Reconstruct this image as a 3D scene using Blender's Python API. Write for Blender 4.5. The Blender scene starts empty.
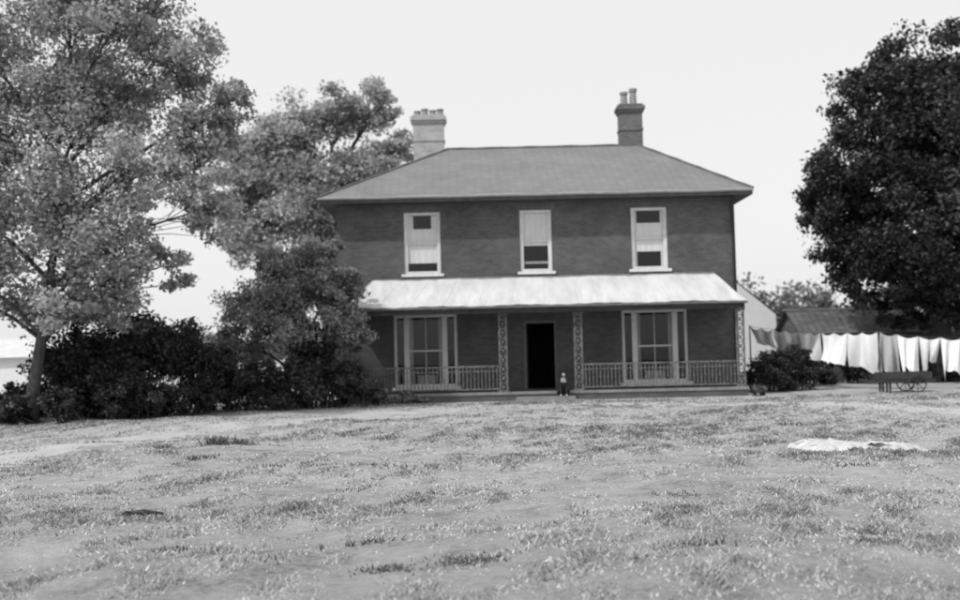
import bpy, math, random
import numpy as np
from mathutils import Vector, Matrix
random.seed(7)
sc = bpy.context.scene
COL = sc.collection
R = math.radians

# ---------------------------------------------------------------- materials
def newmat(name):
    m = bpy.data.materials.new(name); m.use_nodes = True
    nt = m.node_tree; nt.nodes.clear()
    return m, nt, nt.nodes, nt.links

def mat_noise(name, lo, hi, scale=3.0, rough=0.85, bump=0.2, fine=None, spec=0.3, stretch=(1,1,1), bdist=0.02):
    m, nt, N, L = newmat(name)
    out = N.new('ShaderNodeOutputMaterial'); b = N.new('ShaderNodeBsdfPrincipled')
    geo = N.new('ShaderNodeNewGeometry'); mp = N.new('ShaderNodeMapping')
    mp.inputs['Scale'].default_value = stretch
    L.new(geo.outputs['Position'], mp.inputs['Vector'])
    n = N.new('ShaderNodeTexNoise'); n.inputs['Scale'].default_value = scale
    n.inputs['Detail'].default_value = 8; n.inputs['Roughness'].default_value = 0.65
    L.new(mp.outputs[0], n.inputs['Vector'])
    r = N.new('ShaderNodeValToRGB')
    r.color_ramp.elements[0].position = 0.3; r.color_ramp.elements[1].position = 0.7
    r.color_ramp.elements[0].color = (lo, lo, lo, 1); r.color_ramp.elements[1].color = (hi, hi, hi, 1)
    L.new(n.outputs['Fac'], r.inputs[0]); L.new(r.outputs[0], b.inputs['Base Color'])
    b.inputs['Roughness'].default_value = rough
    b.inputs['Specular IOR Level'].default_value = spec
    if bump:
        n2 = N.new('ShaderNodeTexNoise'); n2.inputs['Scale'].default_value = fine or scale * 6
        n2.inputs['Detail'].default_value = 5
        L.new(geo.outputs['Position'], n2.inputs['Vector'])
        bp = N.new('ShaderNodeBump'); bp.inputs['Strength'].default_value = bump; bp.inputs['Distance'].default_value = bdist
        L.new(n2.outputs['Fac'], bp.inputs['Height']); L.new(bp.outputs[0], b.inputs['Normal'])
    L.new(b.outputs[0], out.inputs[0])
    return m

def mat_brick(name, c1, c2, mortar, bw=0.23, bh=0.075, ms=0.008, zmul=1.0, bump=0.4, rough=0.9, stain=0.35, spec=0.25):
    m, nt, N, L = newmat(name)
    out = N.new('ShaderNodeOutputMaterial'); b = N.new('ShaderNodeBsdfPrincipled')
    geo = N.new('ShaderNodeNewGeometry'); s = N.new('ShaderNodeSeparateXYZ'); c = N.new('ShaderNodeCombineXYZ')
    L.new(geo.outputs['Position'], s.inputs[0])
    a = N.new('ShaderNodeMath'); a.operation = 'ADD'
    L.new(s.outputs[0], a.inputs[0]); L.new(s.outputs[1], a.inputs[1]); L.new(a.outputs[0], c.inputs[0])
    mz = N.new('ShaderNodeMath'); mz.operation = 'MULTIPLY'; mz.inputs[1].default_value = zmul
    L.new(s.outputs[2], mz.inputs[0]); L.new(mz.outputs[0], c.inputs[1])
    t = N.new('ShaderNodeTexBrick'); t.inputs['Scale'].default_value = 1
    t.inputs['Brick Width'].default_value = bw; t.inputs['Row Height'].default_value = bh
    t.inputs['Mortar Size'].default_value = ms
    for k, v in (('Color1', c1), ('Color2', c2), ('Mortar', mortar)): t.inputs[k].default_value = (v, v, v, 1)
    L.new(c.outputs[0], t.inputs['Vector'])
    n = N.new('ShaderNodeTexNoise'); n.inputs['Scale'].default_value = 0.9; n.inputs['Detail'].default_value = 9
    n.inputs['Roughness'].default_value = 0.7
    L.new(geo.outputs['Position'], n.inputs['Vector'])
    mr = N.new('ShaderNodeMapRange'); mr.inputs[1].default_value = 0.3; mr.inputs[2].default_value = 0.7
    mr.inputs[3].default_value = 1 - stain; mr.inputs[4].default_value = 1 + stain
    L.new(n.outputs['Fac'], mr.inputs[0])
    mx = N.new('ShaderNodeVectorMath'); mx.operation = 'SCALE'
    L.new(t.outputs['Color'], mx.inputs[0]); L.new(mr.outputs[0], mx.inputs['Scale'])
    L.new(mx.outputs[0], b.inputs['Base Color'])
    b.inputs['Roughness'].default_value = rough; b.inputs['Specular IOR Level'].default_value = spec
    bp = N.new('ShaderNodeBump'); bp.inputs['Strength'].default_value = bump; bp.inputs['Distance'].default_value = 0.01
    bp.invert = True
    L.new(t.outputs['Fac'], bp.inputs['Height']); L.new(bp.outputs[0], b.inputs['Normal'])
    L.new(b.outputs[0], out.inputs[0])
    return m

def mat_leaf(name, lo, hi, trans=0.35):
    m, nt, N, L = newmat(name)
    out = N.new('ShaderNodeOutputMaterial')
    at = N.new('ShaderNodeAttribute'); at.attribute_name = 'tone'
    r = N.new('ShaderNodeValToRGB')
    r.color_ramp.elements[0].color = (lo, lo, lo, 1); r.color_ramp.elements[1].color = (hi, hi, hi, 1)
    L.new(at.outputs['Fac'], r.inputs[0])
    b = N.new('ShaderNodeBsdfPrincipled'); b.inputs['Roughness'].default_value = 0.55
    b.inputs['Specular IOR Level'].default_value = 0.3
    L.new(r.outputs[0], b.inputs['Base Color'])
    t = N.new('ShaderNodeBsdfTranslucent'); L.new(r.outputs[0], t.inputs['Color'])
    mx = N.new('ShaderNodeMixShader'); mx.inputs[0].default_value = trans
    L.new(b.outputs[0], mx.inputs[1]); L.new(t.outputs[0], mx.inputs[2]); L.new(mx.outputs[0], out.inputs[0])
    return m

def mat_glass(name):
    m, nt, N, L = newmat(name)
    out = N.new('ShaderNodeOutputMaterial'); t = N.new('ShaderNodeBsdfTransparent')
    t.inputs[0].default_value = (.93, .93, .93, 1)
    g = N.new('ShaderNodeBsdfGlossy'); g.inputs['Roughness'].default_value = 0.05
    n = N.new('ShaderNodeTexNoise'); n.inputs['Scale'].default_value = 2.5
    bp = N.new('ShaderNodeBump'); bp.inputs['Strength'].default_value = .15; bp.inputs['Distance'].default_value = .05
    L.new(n.outputs['Fac'], bp.inputs['Height']); L.new(bp.outputs[0], g.inputs['Normal'])
    mx = N.new('ShaderNodeMixShader'); mx.inputs[0].default_value = .05
    L.new(t.outputs[0], mx.inputs[1]); L.new(g.outputs[0], mx.inputs[2]); L.new(mx.outputs[0], out.inputs[0])
    return m

BRICK = mat_brick('brick', .105, .075, .12, stain=.28)
CHIM = mat_brick('chimney_brick', .15, .11, .18, stain=.3)
CHIM_HAZE = mat_brick('chimney_brick_haze', .38, .31, .4, stain=.25)  # haze and overexposure on the left stack painted into a lighter brick colour
SLATE = mat_brick('slate', .195, .17, .125, bw=.28, bh=.17, ms=.01, zmul=2.1, bump=.4, rough=.6, stain=.16)
PAINT = mat_noise('white_paint', .55, .72, 4, .6, .05)
FRAME = mat_noise('frame_paint', .6, .75, 4, .6, .05)
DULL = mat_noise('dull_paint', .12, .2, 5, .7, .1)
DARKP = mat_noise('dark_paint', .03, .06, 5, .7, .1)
BLIND = mat_noise('blind', .62, .74, 2, .9, .05, stretch=(3, 3, .5))
CURT = mat_noise('curtain', .2, .4, 5, .9, .1, stretch=(5, 5, .5))
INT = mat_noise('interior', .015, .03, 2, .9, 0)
GLASS = mat_glass('glass')
STONE = mat_noise('stone', .16, .28, 3, .9, .3)
ZINC = mat_noise('verandah_metal', .44, .62, 1.3, .6, .1, stretch=(2.5, .6, .6))
BARK = mat_noise('bark', .045, .10, 8, .95, .6, stretch=(1, 1, .3))
WOOD = mat_noise('weathered_wood', .04, .1, 6, .9, .3)
CLOTH = mat_noise('linen', .74, .84, 3, .95, .1)
CLOTHG = mat_noise('grey_cloth', .4, .5, 3, .95, .1)
SHEET = mat_noise('soiled_linen', .34, .6, 5, .95, .4)
LIME = mat_noise('whitewash', .72, .82, 1.5, .9, .2)
TILE = mat_brick('old_tile', .14, .09, .04, bw=.3, bh=.16, ms=.02, zmul=2.2, stain=.4)
POT = mat_noise('clay_pot', .2, .3, 6, .85, .1)
GRAVEL = mat_noise('gravel', .30, .45, 1.4, .95, .8, fine=25)
IRON = mat_noise('painted_iron', .05, .22, 9, .6, .1)

# ---------------------------------------------------------------- mesh helpers
def empty(name, loc=(0, 0, 0)):
    o = bpy.data.objects.new(name, None); o.empty_display_size = .5; COL.objects.link(o); o.location = loc
    return o

def obj(name, verts, faces, mats, parent=None, mi=None, smooth=False):
    me = bpy.data.meshes.new(name); me.from_pydata([tuple(v) for v in verts], [], faces)
    for m in (mats if isinstance(mats, (list, tuple)) else [mats]): me.materials.append(m)
    if mi is not None: me.polygons.foreach_set('material_index', mi)
    if smooth: me.polygons.foreach_set('use_smooth', [True] * len(me.polygons))
    me.update()
    o = bpy.data.objects.new(name, me); COL.objects.link(o)
    if parent: o.parent = parent; o.matrix_parent_inverse = Matrix.Translation(-Vector(parent.location))
    return o

class MB:
    def __init__(s): s.v = []; s.f = []
    def box(s, x0, x1, y0, y1, z0, z1):
        i = len(s.v)
        s.v += [(x0,y0,z0),(x1,y0,z0),(x1,y1,z0),(x0,y1,z0),(x0,y0,z1),(x1,y0,z1),(x1,y1,z1),(x0,y1,z1)]
        s.f += [tuple(i+k for k in q) for q in ((0,3,2,1),(4,5,6,7),(0,1,5,4),(1,2,6,5),(2,3,7,6),(3,0,4,7))]
        return s
    def beam(s, a, b, w, h=None):
        h = h or w; a = Vector(a); b = Vector(b); d = (b - a).normalized()
        up = Vector((0, 0, 1)) if abs(d.z) < .9 else Vector((0, 1, 0))
        r = d.cross(up).normalized(); u = r.cross(d)
        i = len(s.v)
        for p in (a, b):
            for sx, sz in ((-1,-1),(1,-1),(1,1),(-1,1)): s.v.append(tuple(p + r*sx*w/2 + u*sz*h/2))
        s.f += [tuple(i+k for k in q) for q in ((0,1,2,3),(4,7,6,5),(0,4,5,1),(1,5,6,2),(2,6,7,3),(3,7,4,0))]
        return s
    def poly(s, pts):
        i = len(s.v); s.v += list(pts); s.f.append(tuple(range(i, i+len(pts)))); return s
    def lathe(s, cx, cy, prof, n=14):
        i = len(s.v)
        for r, z in prof:
            for k in range(n):
                a = 2*math.pi*k/n; s.v.append((cx + r*math.cos(a), cy + r*math.sin(a), z))
        for j in range(len(prof)-1):
            for k in range(n):
                s.f.append((i+j*n+k, i+j*n+(k+1)%n, i+(j+1)*n+(k+1)%n, i+(j+1)*n+k))
        s.f.append(tuple(i+(len(prof)-1)*n+k for k in range(n)))
        return s
    def tube(s, pts, rad, n=7):
        pts = [Vector(p) for p in pts]; i = len(s.v)
        for j, p in enumerate(pts):
            d = (pts[min(j+1, len(pts)-1)] - pts[max(j-1, 0)]).normalized()
            ref = Vector((1, 0, 0)) if abs(d.x) < .8 else Vector((0, 1, 0))
            a = d.cross(ref).normalized(); b = d.cross(a)
            for k in range(n):
                t = 2*math.pi*k/n
                s.v.append(tuple(p + (a*math.cos(t) + b*math.sin(t))*rad[j]))
        for j in range(len(pts)-1):
            for k in range(n):
                s.f.append((i+j*n+k, i+j*n+(k+1)%n, i+(j+1)*n+(k+1)%n, i+(j+1)*n+k))
        return s
    def make(s, name, mat, parent=None, smooth=False): return obj(name, s.v, s.f, mat, parent, smooth=smooth)

# ---------------------------------------------------------------- ground
def gz(x, y):
    x = np.asarray(x, float); y = np.asarray(y, float)
    f = np.clip((29 - y)/4, 0, 1)*np.clip((y+3)/4, 0, 1)*np.clip((26-abs(x))/5, 0, 1)
    return f*(.04*np.sin(x*.8+1.3*np.sin(y*.35)) + .035*np.sin(y*.9+x*.33+1) + .02*np.sin(x*2.3+y*1.7) + .015*np.sin(y*3.1-x*1.1) + .008*np.sin(x*5.3+2*np.sin(y*2.2)) - .02)

xs = np.unique(np.concatenate([np.linspace(-700,-30,12), np.linspace(-30,30,240), np.linspace(30,700,12)]))
ys = np.unique(np.concatenate([np.linspace(-300,-5,8), np.linspace(-5,32,200), np.linspace(32,900,14)]))
X, Y = np.meshgrid(xs, ys); Z = gz(X, Y)
V = np.stack([X.ravel(), Y.ravel(), Z.ravel()], 1); nx = len(xs); ny = len(ys)
F = [(j*nx+i, j*nx+i+1, (j+1)*nx+i+1, (j+1)*nx+i) for j in range(ny-1) for i in range(nx-1)]

m, nt, N, L = newmat('dry_lawn')
out = N.new('ShaderNodeOutputMaterial'); b = N.new('ShaderNodeBsdfPrincipled'); geo = N.new('ShaderNodeNewGeometry')
def nz(scale, det=6, ro=.6):
    n = N.new('ShaderNodeTexNoise'); n.inputs['Scale'].default_value = scale; n.inputs['Detail'].default_value = det
    n.inputs['Roughness'].default_value = ro; L.new(geo.outputs['Position'], n.inputs['Vector']); return n
def mmul(a, k, add=None):
    x = N.new('ShaderNodeMath'); x.operation = 'MULTIPLY_ADD'; L.new(a, x.inputs[0]); x.inputs[1].default_value = k
    if add is None: x.inputs[2].default_value = 0
    else: L.new(add, x.inputs[2])
    return x.outputs[0]
a1 = mmul(nz(.28, 4).outputs['Fac'], .6); a2 = mmul(nz(1.7, 7, .75).outputs['Fac'], 1.0, a1); a3 = mmul(nz(16, 10, .85).outputs['Fac'], 1.1, a2)
rp = N.new('ShaderNodeValToRGB'); e = rp.color_ramp.elements
mr = N.new('ShaderNodeMapRange'); mr.inputs[1].default_value = 1.02; mr.inputs[2].default_value = 1.68
e[0].position = .05; e[0].color = (.14,)*3+(1,); e[1].position = .9; e[1].color = (.55,)*3+(1,)
k_ = e.new(.4); k_.color = (.36,)*3+(1,)
L.new(a3, mr.inputs[0])
L.new(mr.outputs[0], rp.inputs[0]); L.new(rp.outputs[0], b.inputs['Base Color'])
b.inputs['Roughness'].default_value = 1; b.inputs['Specular IOR Level'].default_value = .1
bp = N.new('ShaderNodeBump'); bp.inputs['Strength'].default_value = 1; bp.inputs['Distance'].default_value = .05
L.new(nz(20, 8, .8).outputs['Fac'], bp.inputs['Height']); L.new(bp.outputs[0], b.inputs['Normal']); L.new(b.outputs[0], out.inputs[0])
LAWN = m
obj('ground', V, F, LAWN, smooth=True)

# curved, worn carriage drive
cp = [(-12,7),(-9.4,11.5),(-8.1,16),(-6.3,21.5),(-2.4,26.6),(2.5,28.3),(7,26.6),(10.8,22.6),(15.5,18.5),(21,16)]
def catmull(P, n):
    o = []
    P = [P[0]] + P + [P[-1]]
    for i in range(1, len(P)-2):
        for k in range(n):
            t = k/n; q = []
            for c in (0, 1):
                a, b_, c_, d = P[i-1][c], P[i][c], P[i+1][c], P[i+2][c]
                q.append(.5*((2*b_)+(-a+c_)*t+(2*a-5*b_+4*c_-d)*t*t+(-a+3*b_-3*c_+d)*t**3))
            o.append(q)
    return np.array(o)
pc = catmull(cp, 40)
tg = np.gradient(pc, axis=0); tg /= np.linalg.norm(tg, axis=1)[:, None]; nr = np.stack([-tg[:,1], tg[:,0]], 1)
rng = np.random.default_rng(3)
K = 9; V = []; n = len(pc)
s_ = np.arange(n)
wl = .85 + .22*np.sin(s_*.21) + .14*np.sin(s_*.63+1) + rng.normal(0, .16, n); wr = .85 + .22*np.sin(s_*.17+2) + .14*np.sin(s_*.71) + rng.normal(0, .16, n)
for i in range(n):
    for k in range(K):
        t = k/(K-1); off = -wr[i] + (wl[i]+wr[i])*t
        p = pc[i] + nr[i]*off; V.append((p[0], p[1], float(gz(p[0], p[1]))+(.010 if 0<k<K-1 else .004)))
F = [(i*K+k, i*K+k+1, (i+1)*K+k+1, (i+1)*K+k) for i in range(n-1) for k in range(K-1)]
obj('dirt_path', V, F, GRAVEL, smooth=True)
V=[]
xx=np.linspace(-4.2,8.8,60)
for i,x in enumerate(xx):
    y0=29.9+.15*math.sin(x*2.1)+random.uniform(-.1,.1)
    V += [(x,y0,.006),(x,30.93,.006)]
F=[(2*i,2*i+2,2*i+3,2*i+1) for i in range(59)]
obj('forecourt_path',V,F,GRAVEL)

# ---------------------------------------------------------------- grass blades (one object)
def foliage_obj(name, P, tone, mat, parent=None, nv=3):
    n = len(P); me = bpy.data.meshes.new(name)
    me.vertices.add(n*nv); me.vertices.foreach_set('co', P.reshape(-1).astype(np.float32))
    me.loops.add(n*nv); me.loops.foreach_set('vertex_index', np.arange(n*nv, dtype=np.int32))
    me.polygons.add(n); me.polygons.foreach_set('loop_start', np.arange(0, n*nv, nv, dtype=np.int32))
    try: me.polygons.foreach_set('loop_total', np.full(n, nv, dtype=np.int32))
    except Exception: pass
    at = me.attributes.new('tone', 'FLOAT', 'POINT'); at.data.foreach_set('value', np.repeat(tone, nv).astype(np.float32))
    me.materials.append(mat); me.update(calc_edges=True); me.validate()
    o = bpy.data.objects.new(name, me); COL.objects.link(o)
    if parent: o.parent = parent; o.matrix_parent_inverse = Matrix.Translation(-Vector(parent.location))
    return o

_r = np.random.default_rng(17); PW = [(_r.normal(0, 1, 2)*s, _r.uniform(0, 6.28), a) for s, a in ((.35,.8),(.6,.9),(1.2,1),(1.9,.9),(2.6,1),(3.5,1),(5,1),(7,.9),(10,.8)) for _ in (0,1)]
def patch(x, y):
    v = 0
    for k, ph, a in PW: v = v+a*np.sin(k[0]*x+k[1]*y+ph)
    return v/2.6
def blades(n, rng, y0=4.5, y1=30.5, hh=(.010, .036)):
    u = rng.random(n); d = (y0**.7 + u*(y1**.7 - y0**.7))**(1/.7)
    x = (rng.random(n)*2-1)*(.56*d+1.2)
    D = np.full(n, 1e9)
    for i in range(0, len(pc), 4): D = np.minimum(D, (x-pc[i,0])**2+(d-pc[i,1])**2)
    keep = np.sqrt(D) > .95*rng.uniform(-.15, 1.35, n)
    pt = patch(x, d)
    keep &= (pt+rng.normal(0, .75, n) > -.35)
    x = x[keep]; d = d[keep]; pt = pt[keep]; n = len(x)
    h = rng.uniform(*hh, n)*np.clip(1+.4*pt, .5, 2.0); w = (.003+.0011*d)*rng.uniform(.7, 1.3, n)
    a = rng.random(n)*math.pi*2; lx = rng.normal(0, .9, n)*h; ly = rng.normal(0, .9, n)*h
    z = gz(x, d)
    P = np.zeros((n, 3, 3))
    P[:,0] = np.stack([x-np.cos(a)*w, d-np.sin(a)*w, z-.005], 1)
    P[:,1] = np.stack([x+np.cos(a)*w, d+np.sin(a)*w, z-.005], 1)
    P[:,2] = np.stack([x+lx, d+ly, z+h], 1)
    tone = np.clip(.6-.2*pt+rng.normal(0, .2, n), 0, 1)
    return P, tone
GRASSM = mat_leaf('grass_blade', .15, .68, .3)
P, T = blades(330000, np.random.default_rng(5))
foliage_obj('lawn_grass', P, T, GRASSM)

WEED = mat_leaf('weed_leaf', .05, .16, .3)
def weed(name, cx, cy, rx, ry, n, h, mat=WEED, seed=0):
    rng = np.random.default_rng(seed)
    x = cx+rng.normal(0, rx, n); y = cy+rng.normal(0, ry, n); z = gz(x, y)
    hh = rng.uniform(.3, 1, n)*h; w = hh*.12+.004; a = rng.random(n)*6.28
    P = np.zeros((n,3,3))
    P[:,0] = np.stack([x-np.cos(a)*w, y-np.sin(a)*w, z], 1); P[:,1] = np.stack([x+np.cos(a)*w, y+np.sin(a)*w, z], 1)
    P[:,2] = np.stack([x+rng.normal(0,.6,n)*hh, y+rng.normal(0,.6,n)*hh, z+hh], 1)
    foliage_obj(name, P, rng.random(n), mat)
WL = [(-4.75,18.0,.16,.2,110,.2),(-4.35,18.2,.1,.15,60,.13),(-5.4,17.0,.14,.12,60,.09),(-5.1,16.3,.12,.1,50,.07),(-4.4,15.2,.12,.12,70,.08),(-3.0,14.6,.1,.1,50,.06),
      (-.15,7.6,.14,.1,260,.04),(-.75,7.5,.12,.08,170,.035),(3.0,7.9,.12,.1,110,.035),(2.1,11,.15,.1,70,.05),(-2.6,8.5,.12,.08,100,.04),
      (1.0,17,.2,.15,100,.06),(-1.9,19.5,.2,.2,120,.08),(4.6,12.5,.15,.1,70,.05),(6.3,20,.3,.2,150,.08),(-3.6,24,.3,.2,150,.1)]
rr_ = random.Random(55)
for _ in range(26):
    d_ = rr_.uniform(7,25); WL.append((rr_.uniform(-.42,.42)*d_, d_, rr_.uniform(.06,.25), rr_.uniform(.05,.2), int(rr_.uniform(25,90)), rr_.uniform(.03,.07)))
for i, w in enumerate(WL):
    weed('weed_clump' if i == 0 else 'weed_clump.%03d' % i, *w, seed=i+40)

# ---------------------------------------------------------------- trees
def leaves(name, lobes, n, size, mat, seed, parent, sub=16, subr=.33, shell=.5, aspect=.6, base_tone=.5):
    rng = np.random.default_rng(seed)
    lob = np.array(lobes, float); w = (lob[:,3]*lob[:,4]*lob[:,5])**(2/3); w /= w.sum()
    C = []; Rr = []; T = []; W = []
    for l, ww in zip(lob, w):
        k = max(5, int(sub*ww*len(lob)))
        v = rng.normal(size=(k,3)); v /= np.linalg.norm(v, axis=1)[:,None]
        r = rng.uniform(shell, 1.0, k)[:,None]
        c = l[:3]+v*r*l[3:6]; C.append(c); rr = l[3:6].mean()*subr*rng.uniform(.55, 1.3, k); Rr.append(rr)
        T.append(rng.normal(0, .16, k)); W.append(np.full(k, ww/k)*rng.uniform(.5, 1.5, k))
    C = np.concatenate(C); Rr = np.concatenate(Rr); T = np.concatenate(T); W = np.concatenate(W); W /= W.sum()
    idx = rng.choice(len(C), n, p=W)
    v = rng.normal(size=(n,3)); v /= np.linalg.norm(v, axis=1)[:,None]
    v *= (rng.random(n)**.5)[:,None]*rng.uniform(.7, 1.25, n)[:,None]
    p = C[idx]+v*Rr[idx][:,None]*np.array([1.15, 1.15, .8])
    kk = p[:,2] > .05; p = p[kk]; idx = idx[kk]; n = len(p)
    nrm = rng.normal(size=(n,3))+np.array([0,0,.7]); nrm /= np.linalg.norm(nrm, axis=1)[:,None]
    t = np.cross(nrm, rng.normal(size=(n,3))); t /= np.linalg.norm(t, axis=1)[:,None]; u = np.cross(nrm, t)
    s = size*rng.uniform(.5, 1.3, n)[:,None]
    P = np.zeros((n,4,3)); P[:,0] = p-t*s*.5; P[:,1] = p+u*s*.5*aspect; P[:,2] = p+t*s*.5; P[:,3] = p-u*s*.5*aspect
    tone = np.clip(base_tone+T[idx]+rng.normal(0, .2, n), 0, 1)
    foliage_obj(name, P, tone, mat, parent, 4)
    return C

def limbs(mb, base, top, r0, lobes, C, twigs=1.0, seed=0):
    rnd = random.Random(seed); base = Vector(base); top = Vector(top)
    pts = []; rad = []
    for i in range(9):
        t = i/8; p = base.lerp(top, t); p.x += .12*math.sin(t*5+seed); p.y += .1*math.cos(t*4+seed)
        pts.append(p); rad.append(r0*(1-.8*t)*(1.35 if i == 0 else 1))
    mb.tube(pts, rad, 10)
    nodes = []
    for l in lobes:
        c = Vector(l[:3]); hh = max(.25, min(.92, (c.z-base.z-1.0)/(top.z-base.z)*.75))
        s = base.lerp(top, hh); mid = s.lerp(c, .5)+Vector((rnd.uniform(-.3,.3), rnd.uniform(-.3,.3), .35))
        q = [s, s.lerp(mid,.5)+Vector((0,0,.08)), mid, mid.lerp(c,.55), c]
        mb.tube(q, [r0*.38, r0*.32, r0*.24, r0*.17, r0*.09], 7); nodes.append(q)
    for c in C:
        if rnd.random() > twigs: continue
        c = Vector(c); best = min(nodes, key=lambda q: (q[4]-c).length); s = best[rnd.choice((2,3,4))]
        m_ = s.lerp(c, .5)+Vector((rnd.uniform(-.2,.2), rnd.uniform(-.2,.2), rnd.uniform(-.1,.25)))
        mb.tube([s, m_, c], [r0*.09, r0*.06, r0*.02], 5)

def tree(name, base, top, r0, lobes, n, size, mat, seed, twigs=.8, bark=BARK, **k):
    e = empty(name, base); C = leaves('crown', lobes, n, size, mat, seed, e, **k)
    mb = MB(); limbs(mb, base, top, r0, lobes, C, twigs, seed); mb.make('trunk_and_limbs', bark, e, smooth=True)
    return e

LF_PALE = mat_leaf('leaf_pale', .11, .64, .4)
LF_ELM = mat_leaf('leaf_elm', .18, .68, .4)
LF_MID = mat_leaf('leaf_mid', .05, .46, .35)
LF_DARK = mat_leaf('leaf_dark', .012, .06, .2)
LF_LAUR = mat_leaf('leaf_laurel', .02, .14, .25)
LF_CHEST = mat_leaf('leaf_chestnut', .012, .075, .15)

def lob(*a):
    return [(x, y, z, r, r*1.1, r*.85) for x, y, z, r in a]
tree('ash_tree', (-11.6,26,0), (-10.9,26,8.5), .17, lob(
    (-13.6,26,10.3,1.9),(-11.0,26.5,11.2,1.9),(-9.1,25.6,10.6,1.5),(-7.7,26,9.2,1.3),(-12.5,25.5,7.8,1.9),(-9.9,26.6,8.2,1.7),
    (-7.2,26,7.3,1.3),(-8.6,25.4,6.4,1.5),(-11.2,26,5.6,1.9),(-14.6,26,6,1.9),(-13.3,25.7,4.0,1.6),(-9.7,26,4.3,1.6),(-7.2,26.3,5.5,1.0),(-10.6,27.5,9.3,1.6),
    (-11.4,27,3.2,1.2),(-14.8,27,3.4,1.1),(-9.7,27.2,2.9,1.0),(-8.4,26.4,4.0,.8),(-10.6,25.3,3.0,.9),(-6.5,26,8.2,.8)),
    104000, .14, LF_PALE, 11, sub=34, subr=.35, shell=.35)
tree('elm_tree', (-6.6,43,0), (-6.2,43,9.5), .33, lob(
    (-9.8,43,9.5,1.8),(-7.8,43,11.2,1.7),(-5.7,43,12.0,1.5),(-4.1,43,12.3,1.2),(-7.4,42.4,8.4,2.2),(-5,43,9.3,1.9),(-9.9,43,6.8,1.8),
    (-6.4,43,6.3,2.1),(-3.5,43,10.4,1.2),(-4.4,43,7.4,1.5),(-10.8,43,8.2,1.1),(-8,43,4.4,1.5),(-9.4,43,11.0,1.2),(-10.4,43,10.4,1.0)), 76000, .19, LF_ELM, 12, sub=32, subr=.37, shell=.3)
tree('laburnum_tree', (-5.5,30,0), (-5.4,30,3.2), .13, lob(
    (-6.9,30,2.9,.95),(-5.7,29.8,3.6,1.1),(-4.5,30.2,3.7,.85),(-5.0,30,4.5,.65),(-6.2,30,4.3,.6),(-7.3,30.1,1.8,.8),(-4.2,29.8,2.4,.8),(-5.7,29.4,2.4,1.0),(-4.4,30.3,4.9,.4),(-3.95,29.9,3.2,.55),(-3.85,29.7,2.0,.55)),
    44000, .11, LF_MID, 13, sub=26, subr=.38, base_tone=.52)
def shrub(name, base, lobes, n, size, mat, seed, **k):
    e = empty(name, base); C = leaves('leaves', lobes, n, size, mat, seed, e, **k)
    mb = MB(); r = random.Random(seed)
    for c in C[::2]:
        c = Vector(c); s = Vector((base[0]*.15+c.x*.85+r.uniform(-.1,.1), base[1]*.15+c.y*.85+.2, 0))
        mb.tube([s, s.lerp(c,.5)+Vector((r.uniform(-.1,.1),0,0)), c], [.022,.015,.006], 5)
    mb.make('stems', BARK, e, smooth=True)
shrub('laurel_shrub', (-5.2,29.2,0), lob((-6.8,29.3,.8,.9),(-5.7,29.1,.8,.95),(-4.6,29.3,.8,.95),(-3.8,29.5,.7,.75),(-5.2,29.9,1.6,.9),(-7.6,29.3,.6,.8),(-3.4,29.6,.35,.45)), 42000, .12, LF_LAUR, 21, sub=24, shell=.2, base_tone=.35)
shrub('hedge', (-10.5,28,0), lob((-15.5,28,.4,.6),(-14.2,28,.45,.65),(-12.9,28,.6,.8),(-11.3,28,1.5,1.4),(-10.1,28.2,1.5,1.3),(-8.9,28,1.7,1.35),(-7.6,28.2,1.2,1.0),(-9.2,27.4,.5,.85),(-11,27.3,.5,.8),(-12.6,27.3,.4,.65),(-14.3,27.3,.35,.5),(-7.8,27.4,.5,.7),(-10.1,27.1,.7,1.0)), 82000, .12, LF_DARK, 22, sub=32, shell=.15)
shrub('elder_shrub', (-9.6,26.6,0), lob((-9.6,26.6,.7,.8),(-8.6,26.8,.5,.6),(-10.7,25.6,.45,.55),(-11.7,25.2,.35,.5),(-12.6,25.4,.35,.5),(-13.6,25.6,.3,.45)), 30000, .11, LF_LAUR, 29, sub=24, shell=.2, base_tone=.3)
shrub('garden_shrub', (9.9,33.5,0), lob((9.4,33.4,.7,.75),(10.3,33.8,.9,.8),(11.1,34,.5,.65),(9.9,33.2,.4,.6)), 20000, .1, LF_DARK, 23, sub=24, shell=.2)
shrub('border_plant', (-2.2,30.4,0), lob((-2.3,30.5,.22,.28),(-1.8,30.6,.15,.2)), 1300, .08, LF_MID, 24, sub=14)
shrub('border_plant.001', (-3.0,30.1,0), lob((-3.1,30.2,.25,.35),), 1300, .08, LF_MID, 25, sub=14)
shrub('border_plant.002', (8.3,30.4,0), lob((8.4,30.5,.15,.2),), 600, .08, LF_LAUR, 26, sub=14)

tree('horse_chestnut_tree', (17.4,38,0), (17.4,38,9.5), .5, lob(
    (17.5,38,11.7,2.4),(15.7,38,10.4,2.2),(19.6,38,10.6,2.4),(14.7,37.6,8.3,2.15),(17.3,36.2,8.6,2.9),(20.6,38,7.6,2.8),(14.2,38,6.1,2.05),
    (16.7,35.8,5.6,2.6),(19.8,36.6,5,2.7),(15.1,37.4,4.2,1.8),(17.8,36.2,3.5,1.9),(20.6,38,3.6,2.2),(17.5,39,6.5,3.8),(13.8,38,7.2,1.4),(16.2,37.6,2.9,1.3),(19.2,37.4,2.8,1.5),(17.6,37,10.2,2.4)),
    165000, .2, LF_CHEST, 31, sub=60, subr=.26, shell=.72, twigs=.15, base_tone=.45)

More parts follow.
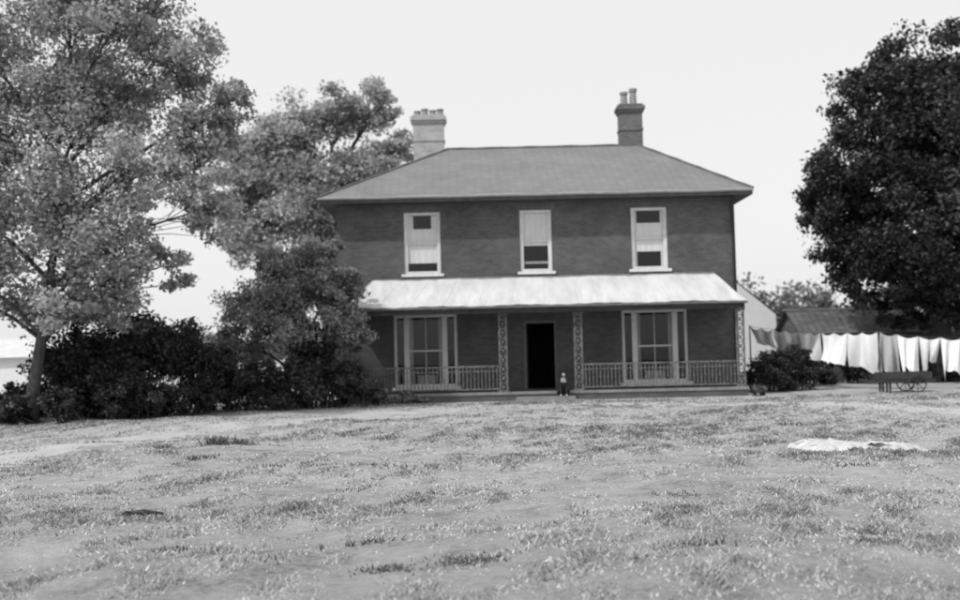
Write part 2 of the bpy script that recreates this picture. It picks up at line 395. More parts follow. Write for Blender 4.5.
def far():
    rng = random.Random(4); L_ = []
    for i in range(16):
        x = 22+i*2.6+rng.uniform(-1,1); L_.append((x, 85+rng.uniform(-4,4), 3.9+rng.uniform(-.6,.6), 2.5, 2.4, 3.0)); L_.append((x+1, 84, 1.5, 2.4, 2.4, 2))
    for i in range(20):
        x = -26+i*2.6; L_.append((x, 95+rng.uniform(-4,4), 1.8+rng.uniform(-.4,.5), 2.4, 2.4, 2.0))
    e = empty('distant_trees', (0,90,0)); leaves('foliage', L_, 70000, .45, mat_leaf('leaf_far', .1, .22, .3), 77, e, sub=26, shell=.2, subr=.45)
far()

# ---------------------------------------------------------------- the house
H = empty('brick_house', (1.9, 36.6, 0))
WX0, WX1, WY0, WY1, WT = -4.7, 8.5, 33.0, 40.2, 6.55
holes = [(-2.47,-1.27,4.15,6.2),(1.37,2.42,4.15,6.2),(5.06,6.25,4.15,6.2),(-2.86,-.78,.42,2.8),(4.66,6.82,.42,2.8),(1.42,2.5,.28,2.52)]
def wall():
    gx = sorted({WX0, WX1, *[h[0] for h in holes], *[h[1] for h in holes]}); gzz = sorted({0, WT, *[h[2] for h in holes], *[h[3] for h in holes]})
    mb = MB()
    for a, b_ in zip(gx, gx[1:]):
        for c, d in zip(gzz, gzz[1:]):
            mx, mz = (a+b_)/2, (c+d)/2
            if any(h[0] < mx < h[1] and h[2] < mz < h[3] for h in holes): continue
            mb.poly([(a,WY0,c),(b_,WY0,c),(b_,WY0,d),(a,WY0,d)])
            mb.poly([(a,WY0+.3,c),(a,WY0+.3,d),(b_,WY0+.3,d),(b_,WY0+.3,c)])
    for a, b_, c, d in holes:
        y0, y1 = WY0, WY0+.3
        mb.poly([(a,y0,c),(a,y0,d),(a,y1,d),(a,y1,c)]); mb.poly([(b_,y0,c),(b_,y1,c),(b_,y1,d),(b_,y0,d)])
        mb.poly([(a,y0,d),(b_,y0,d),(b_,y1,d),(a,y1,d)]); mb.poly([(a,y0,c),(a,y1,c),(b_,y1,c),(b_,y0,c)])
    mb.poly([(WX0,WY0,0),(WX0,WY0,WT),(WX0,WY1,WT),(WX0,WY1,0)]); mb.poly([(WX1,WY0,0),(WX1,WY1,0),(WX1,WY1,WT),(WX1,WY0,WT)])
    mb.poly([(WX0,WY1,0),(WX0,WY1,WT),(WX1,WY1,WT),(WX1,WY1,0)])
    mb.make('walls', BRICK, H)
wall()
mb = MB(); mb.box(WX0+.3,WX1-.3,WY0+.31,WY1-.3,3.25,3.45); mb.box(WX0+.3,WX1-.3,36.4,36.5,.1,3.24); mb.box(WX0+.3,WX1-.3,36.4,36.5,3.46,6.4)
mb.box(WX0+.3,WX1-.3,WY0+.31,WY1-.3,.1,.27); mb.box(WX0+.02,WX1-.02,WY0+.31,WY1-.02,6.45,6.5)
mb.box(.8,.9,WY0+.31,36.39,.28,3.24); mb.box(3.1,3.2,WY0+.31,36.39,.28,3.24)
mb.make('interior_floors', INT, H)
ARCH = mat_brick('arch_brick', .12, .09, .13, bw=.075, bh=.3, ms=.008)
mb = MB()
for h in holes[:3]: mb.box(h[0]-.12, h[1]+.12, WY0-.004, WY0+.02, h[3]+.003, h[3]+.24)
mb.make('window_heads', ARCH, H)

def window(name, h, blinds, kind):
    e = empty(name, (0,0,0)); e.parent = H; e.matrix_parent_inverse = Matrix.Translation(-Vector(H.location))
    x0, x1, z0, z1 = h; y = WY0+.05; f = MB(); g = MB(); t = .09
    f.box(x0,x0+t,y,y+.1,z0,z1); f.box(x1-t,x1,y,y+.1,z0,z1); f.box(x0+t,x1-t,y,y+.1,z1-t,z1); f.box(x0+t,x1-t,y,y+.1,z0,z0+t)
    zm = (z0+z1)/2
    if kind == 'sash':
        f.box(x0+t,x1-t,y+.03,y+.08,zm-.02,zm+.02)
        for s in (x0+t, x1-t-.03): f.box(s,s+.03,y+.03,y+.075,z0+t,zm-.021); f.box(s,s+.03,y+.03,y+.075,zm+.021,z1-t)
    else:
        for s in (x0+.33, x1-.33-.17): f.box(s, s+.17, y-.03, y+.1, z0+t, z1-t)
        f.box(x0+.5,x1-.5,y+.03,y+.08,zm-.025,zm+.025)
        f.box((x0+x1)/2-.01,(x0+x1)/2+.01,y+.035,y+.07,z0+t,zm-.026)
        f.box((x0+x1)/2-.01,(x0+x1)/2+.01,y+.035,y+.07,zm+.026,z1-t)
    g.poly([(x0+t,y+.055,z0+t),(x1-t,y+.055,z0+t),(x1-t,y+.055,z1-t),(x0+t,y+.055,z1-t)])
    f.make('frame', PAINT if kind == 'sash' else FRAME, e); g.make('glass', GLASS, e)
    s = MB(); s.box(x0-.1,x1+.1,WY0-.1,WY0+.048,z0-.09,z0-.001); s.make('sill', PAINT if kind == 'sash' else FRAME, e)
    for i, (a, b_, c, d, m_) in enumerate(blinds):
        q = MB(); n = 24; yy = y+.095
        for k in range(n):
            xa = a+(b_-a)*k/n; xb = a+(b_-a)*(k+1)/n
            q.poly([(xa,yy+.006*math.sin(k*1.3),c),(xb,yy+.006*math.sin((k+1)*1.3),c),(xb,yy+.006*math.sin((k+1)*1.3),d),(xa,yy+.006*math.sin(k*1.3),d)])
        q.make('blind_%d' % (i+1), m_, e)
    return e
t=.091
h = holes[0]; window('upper_window_a', h, [(h[0]+t,h[1]-t,4.52,5.66,BLIND),(h[0]+t,h[0]+.3,5.661,6.1,BLIND),(h[1]-.3,h[1]-t,5.661,6.1,BLIND)], 'sash')
h = holes[1]; window('upper_window_b', h, [(h[0]+t,h[1]-t,5.02,6.1,BLIND),(h[0]+t,h[1]-t,4.42,4.5,CURT)], 'sash')
h = holes[2]; window('upper_window_c', h, [(h[0]+t,h[1]-t,4.75,5.7,BLIND),(h[0]+t,h[0]+.2,4.25,6.1,BLIND),(h[1]-.2,h[1]-t,4.25,6.1,BLIND)], 'sash')
for nm, h in (('bay_window_a', holes[3]), ('bay_window_b', holes[4])):
    window(nm, h, [(h[0]+.5,h[0]+.62,.52,2.7,CURT),(h[1]-.62,h[1]-.5,.52,2.7,CURT),(h[0]+.75,h[1]-.75,.52,.8,CURT)], 'bay')

h = holes[5]; mb = MB()
mb.box(h[0],h[0]+.07,WY0+.05,WY0+.2,h[2],h[3]); mb.box(h[1]-.07,h[1],WY0+.05,WY0+.2,h[2],h[3]); mb.box(h[0]+.07,h[1]-.07,WY0+.05,WY0+.2,h[3]-.08,h[3])
mb.make('door_frame', DULL, H)
mb = MB(); mb.box(h[0]+.08,h[0]+.125,WY0+.31,WY0+1.2,.29,2.42)
for z in (.5, 1.4): mb.box(h[0]+.126,h[0]+.14,WY0+.42,WY0+.72,z,z+.75); mb.box(h[0]+.126,h[0]+.14,WY0+.8,WY0+1.1,z,z+.75)
mb.make('door_leaf', DARKP, H)

E = dict(x0=-5.2, x1=8.98, y0=32.42, y1=40.8, z=6.68); RX0, RX1, RY, RZ = -1.07, 5.95, 36.6, 9.02
mb = MB(); A=(E['x0'],E['y0'],E['z']);B=(E['x1'],E['y0'],E['z']);C_=(E['x1'],E['y1'],E['z']);D=(E['x0'],E['y1'],E['z'])
P1=(RX0,RY,RZ);P2=(RX1,RY,RZ)
mb.poly([A,B,P2,P1]); mb.poly([B,C_,P2]); mb.poly([C_,D,P1,P2]); mb.poly([D,A,P1]); mb.make('roof', SLATE, H)
mb = MB()
for a, b_ in ((P1,P2),(A,P1),(B,P2),(C_,P2),(D,P1)):
    a=Vector(a); b_=Vector(b_); nn=14
    mb.tube([a.lerp(b_,k/nn)+Vector((0,0,.012*math.sin(k*2.3))) for k in range(nn+1)], [.06]*(nn+1), 8)
mb.make('ridge_tiles', mat_noise('ridge_tile', .07, .14, 6), H, smooth=True)
mb = MB(); e=E
mb.box(e['x0']+.03,e['x1']-.03,e['y0']+.02,e['y0']+.05,e['z']-.2,e['z']-.015)
mb.box(e['x0']+.0,e['x0']+.03,e['y0']+.02,e['y1'],e['z']-.2,e['z']-.02); mb.box(e['x1']-.03,e['x1'],e['y0']+.02,e['y1'],e['z']-.2,e['z']-.02)
mb.make('fascia', mat_noise('fascia_paint', .08, .14, 4), H)
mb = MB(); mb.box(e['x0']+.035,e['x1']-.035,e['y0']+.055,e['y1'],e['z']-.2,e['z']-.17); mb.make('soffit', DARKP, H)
mb = MB(); mb.tube([(e['x0']-.02+k*.71,e['y0']-.05,e['z']-.06+.008*math.sin(k*1.7)) for k in range(21)],[.05]*21,8); mb.make('gutter', mat_noise('gutter_paint', .22, .32, 4), H, smooth=True)
mb = MB(); mb.tube([(8.42,WY0-.07,0),(8.42,WY0-.07,6.3),(8.42,32.45,6.6)],[.045]*3,8); mb.make('downpipe', DARKP, H, smooth=True)

def chimney(name, cx, cy, w, d, ztop, mat, pots, potr, poth):
    c = empty(name,(0,0,0)); c.parent = H; c.matrix_parent_inverse = Matrix.Translation(-Vector(H.location))
    mb = MB(); mb.box(cx-w/2,cx+w/2,cy-d/2,cy+d/2,7,ztop-.32)
    mb.box(cx-w/2-.05,cx+w/2+.05,cy-d/2-.05,cy+d/2+.05,ztop-.319,ztop-.22); mb.box(cx-w/2-.1,cx+w/2+.1,cy-d/2-.1,cy+d/2+.1,ztop-.219,ztop-.08)
    mb.box(cx-w/2-.03,cx+w/2+.03,cy-d/2-.03,cy+d/2+.03,ztop-.079,ztop)
    mb.box(cx-w/2-.03,cx+w/2+.03,cy-d/2-.03,cy+d/2+.03,ztop-1.0,ztop-.92)
    mb.make('stack', mat, c)
    mb = MB()
    for px, hh in pots:
        z = ztop; mb.lathe(cx+px, cy, [(potr*1.15,z),(potr,z+.08),(potr*.85,z+hh*.8),(potr*1.1,z+hh*.82),(potr*1.1,z+hh),(potr*.7,z+hh),(potr*.7,z+hh-.1)])
    mb.make('pots', POT, c, smooth=False)
chimney('chimney_stack_a', -1.8, 37.6, 1.15, .6, 10.5, CHIM_HAZE, [(-.42,.2),(-.14,.28),(.16,.22),(.44,.26)], .13, .3)
chimney('chimney_stack_b', 5.75, 37.0, .84, .6, 10.6, CHIM, [(-.2,.5),(.14,.62)], .14, .5)

# verandah
VX0, VX1, VY = -4.3, 8.12, 31.0
V = empty('verandah',(0,0,0)); V.parent = H; V.matrix_parent_inverse = Matrix.Translation(-Vector(H.location))
prof = [(0,3.97),(.2,3.84),(.4,3.7),(.6,3.55),(.8,3.4),(1,3.25),(1.2,3.11),(1.38,3.01),(1.5,2.96)]
prof = [(t/1.5, z) for t, z in prof]
Tx0, Tx1 = -3.5, 7.75
mb = MB(); nseg = 60; rows = []
for t, z in prof:
    xa = Tx0+(VX0-Tx0)*t; xb = Tx1+(VX1+.12-Tx1)*t; y = WY0+(VY-.2-WY0)*t-.002
    rows.append([(xa+(xb-xa)*k/nseg, y, z+(.008*math.sin(k*2.2)+.012*math.sin(k*.5+1))) for k in range(nseg+1)])
vv = [p for r in rows for p in r]; ff = [(j*(nseg+1)+k, (j+1)*(nseg+1)+k, (j+1)*(nseg+1)+k+1, j*(nseg+1)+k+1) for j in range(len(rows)-1) for k in range(nseg)]
for side in (0, -1):
    base = len(vv); 
    for j, r in enumerate(rows):
        p = r[side]; vv.append(p); vv.append((p[0], WY0-.002, p[2]-.0))
    for j in range(len(rows)-1): ff.append((base+2*j, base+2*j+1, base+2*j+3, base+2*j+2))
obj('verandah_roof', vv, ff, ZINC, V)
mb = MB()
for k in range(0, nseg+1, 5):
    mb.tube([Vector(r[k])+Vector((0,0,.0)) for r in rows], [.010]*len(rows), 6)
mb.make('roof_rolls', ZINC, V, smooth=True)
mb = MB(); mb.box(Tx0,Tx1,WY0-.06,WY0-.032,3.94,4.0); mb.make('flashing', STONE, V)
mb = MB(); mb.box(VX0+.05,VX1+.05,VY-.14,VY-.1,2.72,2.94); mb.box(VX0+.05,VX0+.09,VY-.095,WY0-.01,2.78,2.94); mb.box(VX1+.01,VX1+.05,VY-.095,WY0-.01,2.78,2.94)
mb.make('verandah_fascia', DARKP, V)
mb = MB(); mb.tube([(VX0,VY-.22,2.9),(VX1+.12,VY-.22,2.9)],[.04,.04],8); mb.make('verandah_gutter', mat_noise('gutter_grey',.1,.18,5), V, smooth=True)
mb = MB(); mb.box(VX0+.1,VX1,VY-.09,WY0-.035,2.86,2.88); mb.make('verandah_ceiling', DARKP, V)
mb = MB(); mb.box(VX0,VX1+.1,VY+.28,WY0-.001,.0,.25); mb.make('verandah_floor', mat_noise('floor_boards',.04,.07,5), V)
mb = MB(); mb.box(VX0-.03,VX1+.13,VY-.02,VY+.279,.2,.28); mb.make('edge_stones', STONE, V)
mb = MB(); mb.box(VX0,VX1+.1,VY+.01,VY+.278,0,.199); mb.make('plinth', BRICK, V)
mb = MB(); mb.box(1.05,2.85,30.55,30.975,0,.13); mb.box(.9,3.0,30.2,30.549,0,.05); mb.make('steps', STONE, V)
def post(x):
    mb = MB(); w = .27; z0, z1 = .281, 2.8; y = VY+.1
    mb.box(x-w/2,x-w/2+.05,y-.025,y+.025,z0,z1); mb.box(x+w/2-.05,x+w/2,y-.025,y+.025,z0,z1)
    n = 9; hh = (z1-z0)/n
    for i in range(n):
        a = z0+i*hh; b_ = a+hh
        mb.beam((x-w/2+.045,y,a+.01),(x+w/2-.045,y,b_-.01),.034,.02); mb.beam((x+w/2-.045,y-.005,a+.01),(x-w/2+.045,y-.005,b_-.01),.034,.02)
        mb.box(x-w/2+.051,x+w/2-.051,y-.012,y+.012,b_-.018,b_+.012)
        mb.lathe(x,y-.01,[(.01,a+hh*.5-.05),(.035,a+hh*.5-.03),(.04,a+hh*.5),(.035,a+hh*.5+.03),(.01,a+hh*.5+.05)],8)
    mb.box(x-w/2-.03,x+w/2+.03,y-.05,y+.05,.2801,.34)
    mb.box(x-w/2-.03,x+w/2+.03,y-.04,y+.04,2.66,2.72)
    return mb
for i, x in enumerate((-4.15, .68, 3.02, 8.06)): post(x).make('trellis_post_%d' % (i+1), IRON, V)
def rail(a, b_):
    mb = MB(); y = VY+.1
    mb.box(a,b_,y-.025,y+.025,1.06,1.11); mb.box(a,b_,y-.015,y+.015,.36,.40); mb.box(a,b_,y-.012,y+.012,.92,.945)
    n = int((b_-a)/.115)
    for i in range(n):
        x = a+(i+.5)*(b_-a)/n; mb.box(x-.013,x+.013,y-.011,y+.011,.401,1.059)
        if i % 2 == 0: mb.lathe(x,y,[(.008,.62),(.03,.66),(.008,.70)],6)
    return mb
for i,(a,b_) in enumerate(((-4.0,.53),(3.17,7.91))): rail(a,b_).make('railing_%d'%(i+1), IRON, V)

# ---------------------------------------------------------------- outbuildings
S = empty('whitewashed_shed', (11.6,46,0))
mb = MB(); x0,x1,y0,y1=9.9,13.3,45,49
mb.poly([(x0,y0,0),(x1,y0,0),(x1,y0,2.9),((x0+x1)/2,y0,4.35),(x0,y0,2.9)]); mb.poly([(x1,y0,0),(x1,y1,0),(x1,y1,2.9),(x1,y0,2.9)])
mb.poly([(x0,y0,0),(x0,y0,2.9),(x0,y1,2.9),(x0,y1,0)]); mb.poly([(x0,y1,0),(x0,y1,2.9),((x0+x1)/2,y1,4.35),(x1,y1,2.9),(x1,y1,0)])
mb.box(13.302,14.6,45.2,47,0,2.55)
mb.make('walls', LIME, S)
mb = MB(); xm=(x0+x1)/2
for s,xe in ((-1,x0-.15),(1,x1+.15)):
    mb.poly([(xm,44.97,4.42),(xe,44.97,2.86),(xe,49.15,2.86),(xm,49.15,4.42)])
mb.make('roof', mat_noise('pale_roof',.3,.4,3), S)
mb = MB(); mb.poly([(13.31,44.9,2.95),(14.75,44.9,2.6),(14.75,47.1,2.6),(13.31,47.1,2.95)]); mb.make('lean_to_roof', LIME, S)
S = empty('outbuilding', (15.5,43,0))
mb = MB(); mb.box(13.4,18.5,41.8,45,0,2.0); mb.make('walls', mat_brick('old_brick',.12,.08,.1), S)
mb = MB(); mb.poly([(13.2,41.5,2.0),(18.7,41.5,2.0),(18.7,43.4,3.0),(13.2,43.4,3.0)]); mb.poly([(13.2,45.3,2.0),(13.2,43.4,3.0),(18.7,43.4,3.0),(18.7,45.3,2.0)])
mb.poly([(13.4,41.8,2.0),(13.4,43.4,2.95),(13.4,45,2.0)]); mb.make('roof', TILE, S)
mb = MB(); mb.beam((13.15,43.4,3.03),(18.75,43.4,3.03),.16,.08); mb.beam((13.15,41.47,2.0),(18.75,41.47,2.0),.08,.1); mb.make('ridge', mat_noise('ridge_pale',.2,.3,5), S)
S = empty('whitewashed_shed.001', (-18,38,0))
mb = MB(); x0,x1,y0,y1=-21,-15.9,36.5,39.5
mb.poly([(x0,y0,0),(x1,y0,0),(x1,y0,1.75),(x0,y0,1.75)]); mb.poly([(x1,y0,0),(x1,y1,0),(x1,y1,1.75),(x1,38,2.35),(x1,y0,1.75)])
mb.poly([(x0,y0,0),(x0,y0,1.75),(x0,38,2.35),(x0,y1,1.75),(x0,y1,0)]); mb.poly([(x0,y1,0),(x0,y1,1.75),(x1,y1,1.75),(x1,y1,0)])
mb.make('walls', LIME, S)
mb = MB(); mb.poly([(x0-.15,y0-.2,1.71),(x1+.15,y0-.2,1.71),(x1+.15,38,2.42),(x0-.15,38,2.42)]); mb.poly([(x0-.15,y1+.2,1.71),(x0-.15,38,2.42),(x1+.15,38,2.42),(x1+.15,y1+.2,1.71)])
mb.make('roof', mat_noise('pale_roof_b',.5,.6,3), S)
mb = MB(); mb.box(-18.6,-17.8,36.46,36.495,0,1.6); mb.make('door', DULL, S)

mb = MB(); r = random.Random(2)
for i in range(60):
    x = 10.9+i*.13; mb.box(x,x+.09,39,39.025,0,1.25+r.uniform(-.05,.05))
mb.box(10.8,18.8,39.027,39.08,.35,.43); mb.box(10.8,18.8,39.027,39.08,.95,1.03)
mb.make('paling_fence', WOOD)
shrub('bramble_thicket', (14,38,0), lob((11.5,37.9,.5,.7),(12.9,38,.5,.7),(14.3,38,.55,.75),(15.8,38,.5,.7),(17.3,38,.6,.8),(18.6,38,.6,.8)), 26000, .13, LF_DARK, 61, sub=22, shell=.2)

# ---------------------------------------------------------------- clothes line
CL = empty('clothes_line', (13,33,0))
p0 = Vector((10.0,37.2,2.25)); p1 = Vector((13.1,33.0,1.9)); p2 = Vector((18.4,31.4,1.95))
def sagp(a, b_, t, s): p = a.lerp(b_, t); p.z -= s*4*t*(1-t); return p
mb = MB()
for a, b_, s in ((p0,p1,.12),(p1,p2,.28)):
    mb.tube([sagp(a,b_,k/12,s) for k in range(13)],[.008]*13,5)
mb.make('line', WOOD, CL)
mb = MB()
for p in (p0,p1,p2): mb.tube([(p.x,p.y,0),(p.x,p.y,p.z+.04)],[.03,.025],8)
mb.tube([(15.6,31.4,0),(15.75,32.2,1.72)],[.022,.018],6)
mb.make('posts', WOOD, CL, smooth=True)
def cloth(name, a, b_, s, t0, t1, length, seed, mat=CLOTH, shape='sheet', skew=0.0):
    r = random.Random(seed); nu, nv = 26, 18; vs = []
    ph = r.uniform(0,6); d = (b_-a); d.z = 0; d.normalize(); nrm = Vector((-d.y, d.x, 0))
    blow = r.uniform(-.35,.35)
    for j in range(nv+1):
        v = j/nv
        for i in range(nu+1):
            u = i/nu; t = t0+(t1-t0)*u
            if shape == 'shirt':
                k = 1.0 if v < .28 else .62
                t = (t0+t1)/2+(t1-t0)*(u-.5)*k
            p = sagp(a,b_,t,s)
            ln = length*(1+skew*(u-.5)+.14*math.sin(ph+u*5)+.05*math.sin(ph*3+u*13)); dip = .09*abs(math.sin(u*math.pi*max(1,round((t1-t0)*(b_-a).length/.5))))
            amp = .02+.13*v
            off = amp*math.sin(u*11+ph+v*1.6)+.06*v*math.sin(u*23+ph*2)+blow*v*v
            p = p+nrm*off+d*(.12*v*math.sin(ph+u*4)); p.z -= v*ln*(1-.15*abs(blow)*v)+dip*(1-v)
            vs.append(tuple(p))
    fs = [(j*(nu+1)+i,(j*(nu+1)+i+1),((j+1)*(nu+1)+i+1),((j+1)*(nu+1)+i)) for j in range(nv) for i in range(nu)]
    obj(name, vs, fs, mat, CL, smooth=True)
k = 0
for t0,t1,ln,m_,sh,sk in ((.0,.2,.65,CLOTH,'sheet',.3),(.205,.4,.88,CLOTH,'sheet',.2),(.405,.58,1.0,CLOTH,'sheet',.1),(.585,.78,1.1,CLOTH,'sheet',.15),(.785,.99,1.25,CLOTH,'sheet',-.15)):
    k += 1; cloth('washing_%d'%k, p0, p1, .12, t0, t1, ln, k, m_, sh, sk)
for t0,t1,ln,m_,sh,sk in ((.01,.1,1.3,CLOTHG,'sheet',-.2),(.102,.22,1.25,CLOTH,'sheet',.15),(.222,.338,1.0,CLOTH,'sheet',-.2),(.34,.463,1.2,CLOTH,'sheet',-.2),(.465,.578,1.25,CLOTH,'sheet',.2),(.58,.69,.95,CLOTH,'shirt',0),(.7,.82,1.1,CLOTH,'sheet',.1),(.83,.96,.9,CLOTHG,'sheet',.1)):
    k += 1; cloth('washing_%d'%k, p1, p2, .28, t0, t1, ln, k, m_, sh, sk)

HC = empty('hand_cart', (13.1,31.2,0))
mb = MB(); x0,x1=12.35,13.85
mb.box(x0,x1,30.85,31.55,.38,.42)
for y in (30.83,31.55): mb.box(x0,x1,y,y+.025,.421,.62); mb.box(x0-.5,x1+.1,y+.0,y+.045,.32,.379)
mb.box(x0,x0+.03,30.857,31.548,.421,.62); mb.box(x1-.03,x1,30.857,31.548,.421,.62)
for x in (x0+.1,x0+.2): mb.box(x,x+.05,30.9,30.95,0,.319); mb.box(x,x+.05,31.45,31.5,0,.319)
mb.box(x0-.5,x0-.46,30.83,31.59,.38,.42)
mb.make('body', DARKP, HC)
mb = MB()
for y in (30.76,31.64):
    c = Vector((13.35,y,.28)); n=20
    pts=[c+Vector((.27*math.cos(2*math.pi*i/n),0,.27*math.sin(2*math.pi*i/n))) for i in range(n+1)]
    mb.tube(pts,[.022]*(n+1),6)
    for i in range(8):
        a=math.pi*i/4; mb.beam(c,c+Vector((.26*math.cos(a),0,.26*math.sin(a))),.02)
mb.tube([(13.35,30.74,.28),(13.35,31.66,.28)],[.025,.025],8)
mb.make('wheels', DARKP, HC)

# crumpled sheet on the lawn
rn = np.random.default_rng(9); vs=[]; nu,nv=90,60
WV=[(rn.normal(0,1,2)*s, rn.uniform(0,6.28), a) for s,a in ((4,.022),(7,.018),(11,.015),(18,.012),(28,.008),(40,.005)) for _ in range(2)]
for j in range(nv+1):
    for i in range(nu+1):
        u=i/nu; v=j/nv
        eu=.10*math.sin(v*7+1)+.06*math.sin(v*19)+.03*math.sin(v*41); ev=.14*math.sin(u*6)+.08*math.sin(u*15+1)+.04*math.sin(u*37)
        x=4.9+u*1.65+eu+.12*(v-.5); y=14.9+v*1.3*(1-.45*u)+ev+.1*math.sin(u*3)
        h_=sum(a*abs(math.sin(k_[0]*x+k_[1]*y+ph)) for k_,ph,a in WV)
        ed=min(u,1-u,v,1-v); f_=min(1,ed*9)
        vs.append((x,y,float(gz(x,y))+.008+h_*f_*.9))
fs=[(j*(nu+1)+i,j*(nu+1)+i+1,(j+1)*(nu+1)+i+1,(j+1)*(nu+1)+i) for j in range(nv) for i in range(nu)]
obj('bed_sheet', vs, fs, SHEET, smooth=True)

mb=MB(); z=float(gz(-3.5,10.3))
mb.tube([(-3.68,10.3,z+.02),(-3.6,10.28,z+.045),(-3.55,10.27,z+.04),(-3.48,10.29,z+.058),(-3.42,10.3,z+.04),(-3.3,10.36,z+.02)],[.014,.024,.03,.022,.026,.012],8)
mb.tube([(-3.5,10.28,z+.05),(-3.45,10.18,z+.06),(-3.36,10.12,z+.02)],[.018,.014,.008],6)
mb.tube([(-3.58,10.28,z+.04),(-3.62,10.2,z+.07),(-3.7,10.16,z+.03)],[.014,.01,.005],6)
mb.make('fallen_branch', mat_noise('dead_wood',.03,.07,10), smooth=True)
weed('weed_clump.080', -3.5, 10.25, .12,.07,190,.06, seed=99)

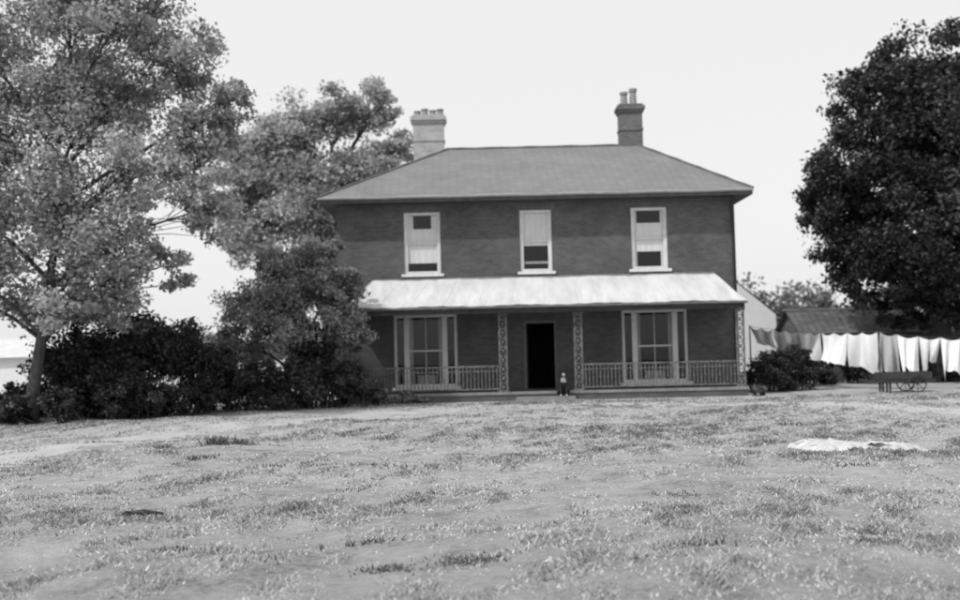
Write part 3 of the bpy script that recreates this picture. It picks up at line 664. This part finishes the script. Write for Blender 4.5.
# ---------------------------------------------------------------- dog sitting on the step
def dog():
    ox, oy, oz = 2.5, 30.72, .13
    J = {'pelvis':(0,.26,.12,.095),'belly':(0,.17,.24,.095),'chest':(0,.05,.38,.10),'neck':(0,-.0,.50,.062),'skull':(0,-.05,.60,.062),'muz':(0,-.13,.575,.036),'nose':(0,-.18,.565,.024),
         'shL':(-.07,.02,.36,.05),'elL':(-.085,.04,.22,.032),'wrL':(-.08,-.01,.1,.022),'paL':(-.08,-.02,.022,.024),'toL':(-.08,-.07,.02,.022),
         'shR':(.07,.02,.36,.05),'elR':(.085,.04,.22,.032),'wrR':(.08,-.01,.1,.022),'paR':(.08,-.02,.022,.024),'toR':(.08,-.07,.02,.022),
         'hiL':(-.1,.22,.13,.065),'knL':(-.15,.08,.15,.045),'hoL':(-.14,.2,.04,.026),'ftL':(-.14,.06,.022,.024),
         'hiR':(.1,.22,.13,.065),'knR':(.15,.08,.15,.045),'hoR':(.14,.2,.04,.026),'ftR':(.14,.06,.022,.024),
         't1':(.03,.36,.06,.03),'t2':(.12,.44,.03,.024),'t3':(.2,.42,.025,.012)}
    Ed = [('pelvis','belly'),('belly','chest'),('chest','neck'),('neck','skull'),('skull','muz'),('muz','nose'),
          ('chest','shL'),('shL','elL'),('elL','wrL'),('wrL','paL'),('paL','toL'),('chest','shR'),('shR','elR'),('elR','wrR'),('wrR','paR'),('paR','toR'),
          ('pelvis','hiL'),('hiL','knL'),('knL','hoL'),('hoL','ftL'),('pelvis','hiR'),('hiR','knR'),('knR','hoR'),('hoR','ftR'),('pelvis','t1'),('t1','t2'),('t2','t3')]
    k = list(J); me = bpy.data.meshes.new('dog_body'); s=1.12
    me.from_pydata([(J[a][0]*s+ox,J[a][1]*s+oy,J[a][2]*s+oz) for a in k],[(k.index(a),k.index(b_)) for a,b_ in Ed],[])
    o = bpy.data.objects.new('body', me); COL.objects.link(o)
    md = o.modifiers.new('s','SKIN'); sd = o.modifiers.new('u','SUBSURF'); sd.levels = 2; sd.render_levels = 2
    for i, a in enumerate(k): me.skin_vertices[0].data[i].radius = (J[a][3]*s,)*2
    me.skin_vertices[0].data[0].use_root = True
    dg = bpy.context.evaluated_depsgraph_get(); ev = o.evaluated_get(dg); nm = bpy.data.meshes.new_from_object(ev)
    bpy.data.objects.remove(o)
    nm.materials.append(mat_noise('dark_fur',.015,.035,20,.8,.4)); nm.materials.append(mat_noise('white_fur',.4,.55,20,.8,.4))
    for p in nm.polygons:
        p.use_smooth = True; c = p.center; lx=(c.x-ox)/s; ly=(c.y-oy)/s; lz=(c.z-oz)/s
        if (ly < -.03 and abs(lx) < .075 and .3 < lz < .5) or (abs(lx) < .022 and ly < -.06 and lz > .5) or (lz < .05 and ly < 0) or (ly < -.13 and lz > .5 and ly > -.19): p.material_index = 1
    d = empty('sitting_dog', (ox,oy,oz)); b_ = bpy.data.objects.new('body', nm); COL.objects.link(b_); b_.parent = d; b_.matrix_parent_inverse = Matrix.Translation(-Vector(d.location))
    mb = MB()
    for sx in (-1,1):
        i=[(ox+sx*.035*s,oy-.03*s,oz+.645*s),(ox+sx*.075*s,oy-.03*s,oz+.62*s),(ox+sx*.085*s,oy-.06*s,oz+.70*s),(ox+sx*.1*s,oy-.08*s,oz+.665*s),(ox+sx*.055*s,oy-.0*s,oz+.63*s)]
        mb.poly([i[0],i[1],i[2]]); mb.poly([i[1],i[3],i[2]]); mb.poly([i[0],i[2],i[4]]); mb.poly([i[4],i[2],i[1]])
    mb.make('ears', nm.materials[0], d)
    mb = MB(); mb.lathe(ox,oy-.2*s,[(.001,oz+.55*s),(.014,oz+.56*s),(.016,oz+.572*s),(.001,oz+.585*s)],8)
    for sx in (-1,1): mb.lathe(ox+sx*.03*s,oy-.1*s,[(.001,oz+.605*s),(.009,oz+.612*s),(.001,oz+.62*s)],8)
    mb.make('nose_and_eyes', INT, d)
dog()

# ---------------------------------------------------------------- light, sky, camera
SUN_EL = 52
w = bpy.data.worlds.new('World'); sc.world = w; w.use_nodes = True; nt = w.node_tree; N = nt.nodes; L = nt.links
bg = N['Background']; sky = N.new('ShaderNodeTexSky'); sky.sky_type = 'NISHITA'; sky.sun_disc = False
sd = Vector((-math.cos(R(SUN_EL))*math.sin(R(50)), -math.cos(R(SUN_EL))*math.cos(R(50)), math.sin(R(SUN_EL))))
sky.sun_elevation = R(SUN_EL); sky.sun_rotation = math.atan2(sd.x, sd.y)
sky.dust_density = 4; sky.air_density = 1
bw = N.new('ShaderNodeRGBToBW'); L.new(sky.outputs[0], bw.inputs[0])
ma = N.new('ShaderNodeMath'); ma.operation = 'MULTIPLY_ADD'; ma.inputs[1].default_value = .3; ma.inputs[2].default_value = 8.0
L.new(bw.outputs[0], ma.inputs[0]); L.new(ma.outputs[0], bg.inputs['Color']); bg.inputs['Strength'].default_value = .1
sl = bpy.data.lights.new('sun', 'SUN'); sl.energy = 3.0; sl.angle = R(1.2); sl.color = (1,1,1)
so = bpy.data.objects.new('sun', sl); COL.objects.link(so); so.rotation_euler = (-sd).to_track_quat('-Z','Y').to_euler(); so.location = (-20,-20,30)

cam = bpy.data.cameras.new('camera'); co = bpy.data.objects.new('camera', cam); COL.objects.link(co)
cam.sensor_width = 36; cam.lens = 37.5; cam.clip_end = 3000; cam.clip_start = .1
co.matrix_world = Matrix.Translation((0,0,1.6)) @ Matrix.Rotation(R(90+2.86),4,'X') @ Matrix.Rotation(R(-1.3),4,'Z')
cam.dof.use_dof = True; cam.dof.focus_distance = 11.5; cam.dof.aperture_fstop = 1.0
sc.camera = co
sc.view_settings.view_transform = 'Standard'; sc.view_settings.look = 'None'; sc.view_settings.exposure = 0
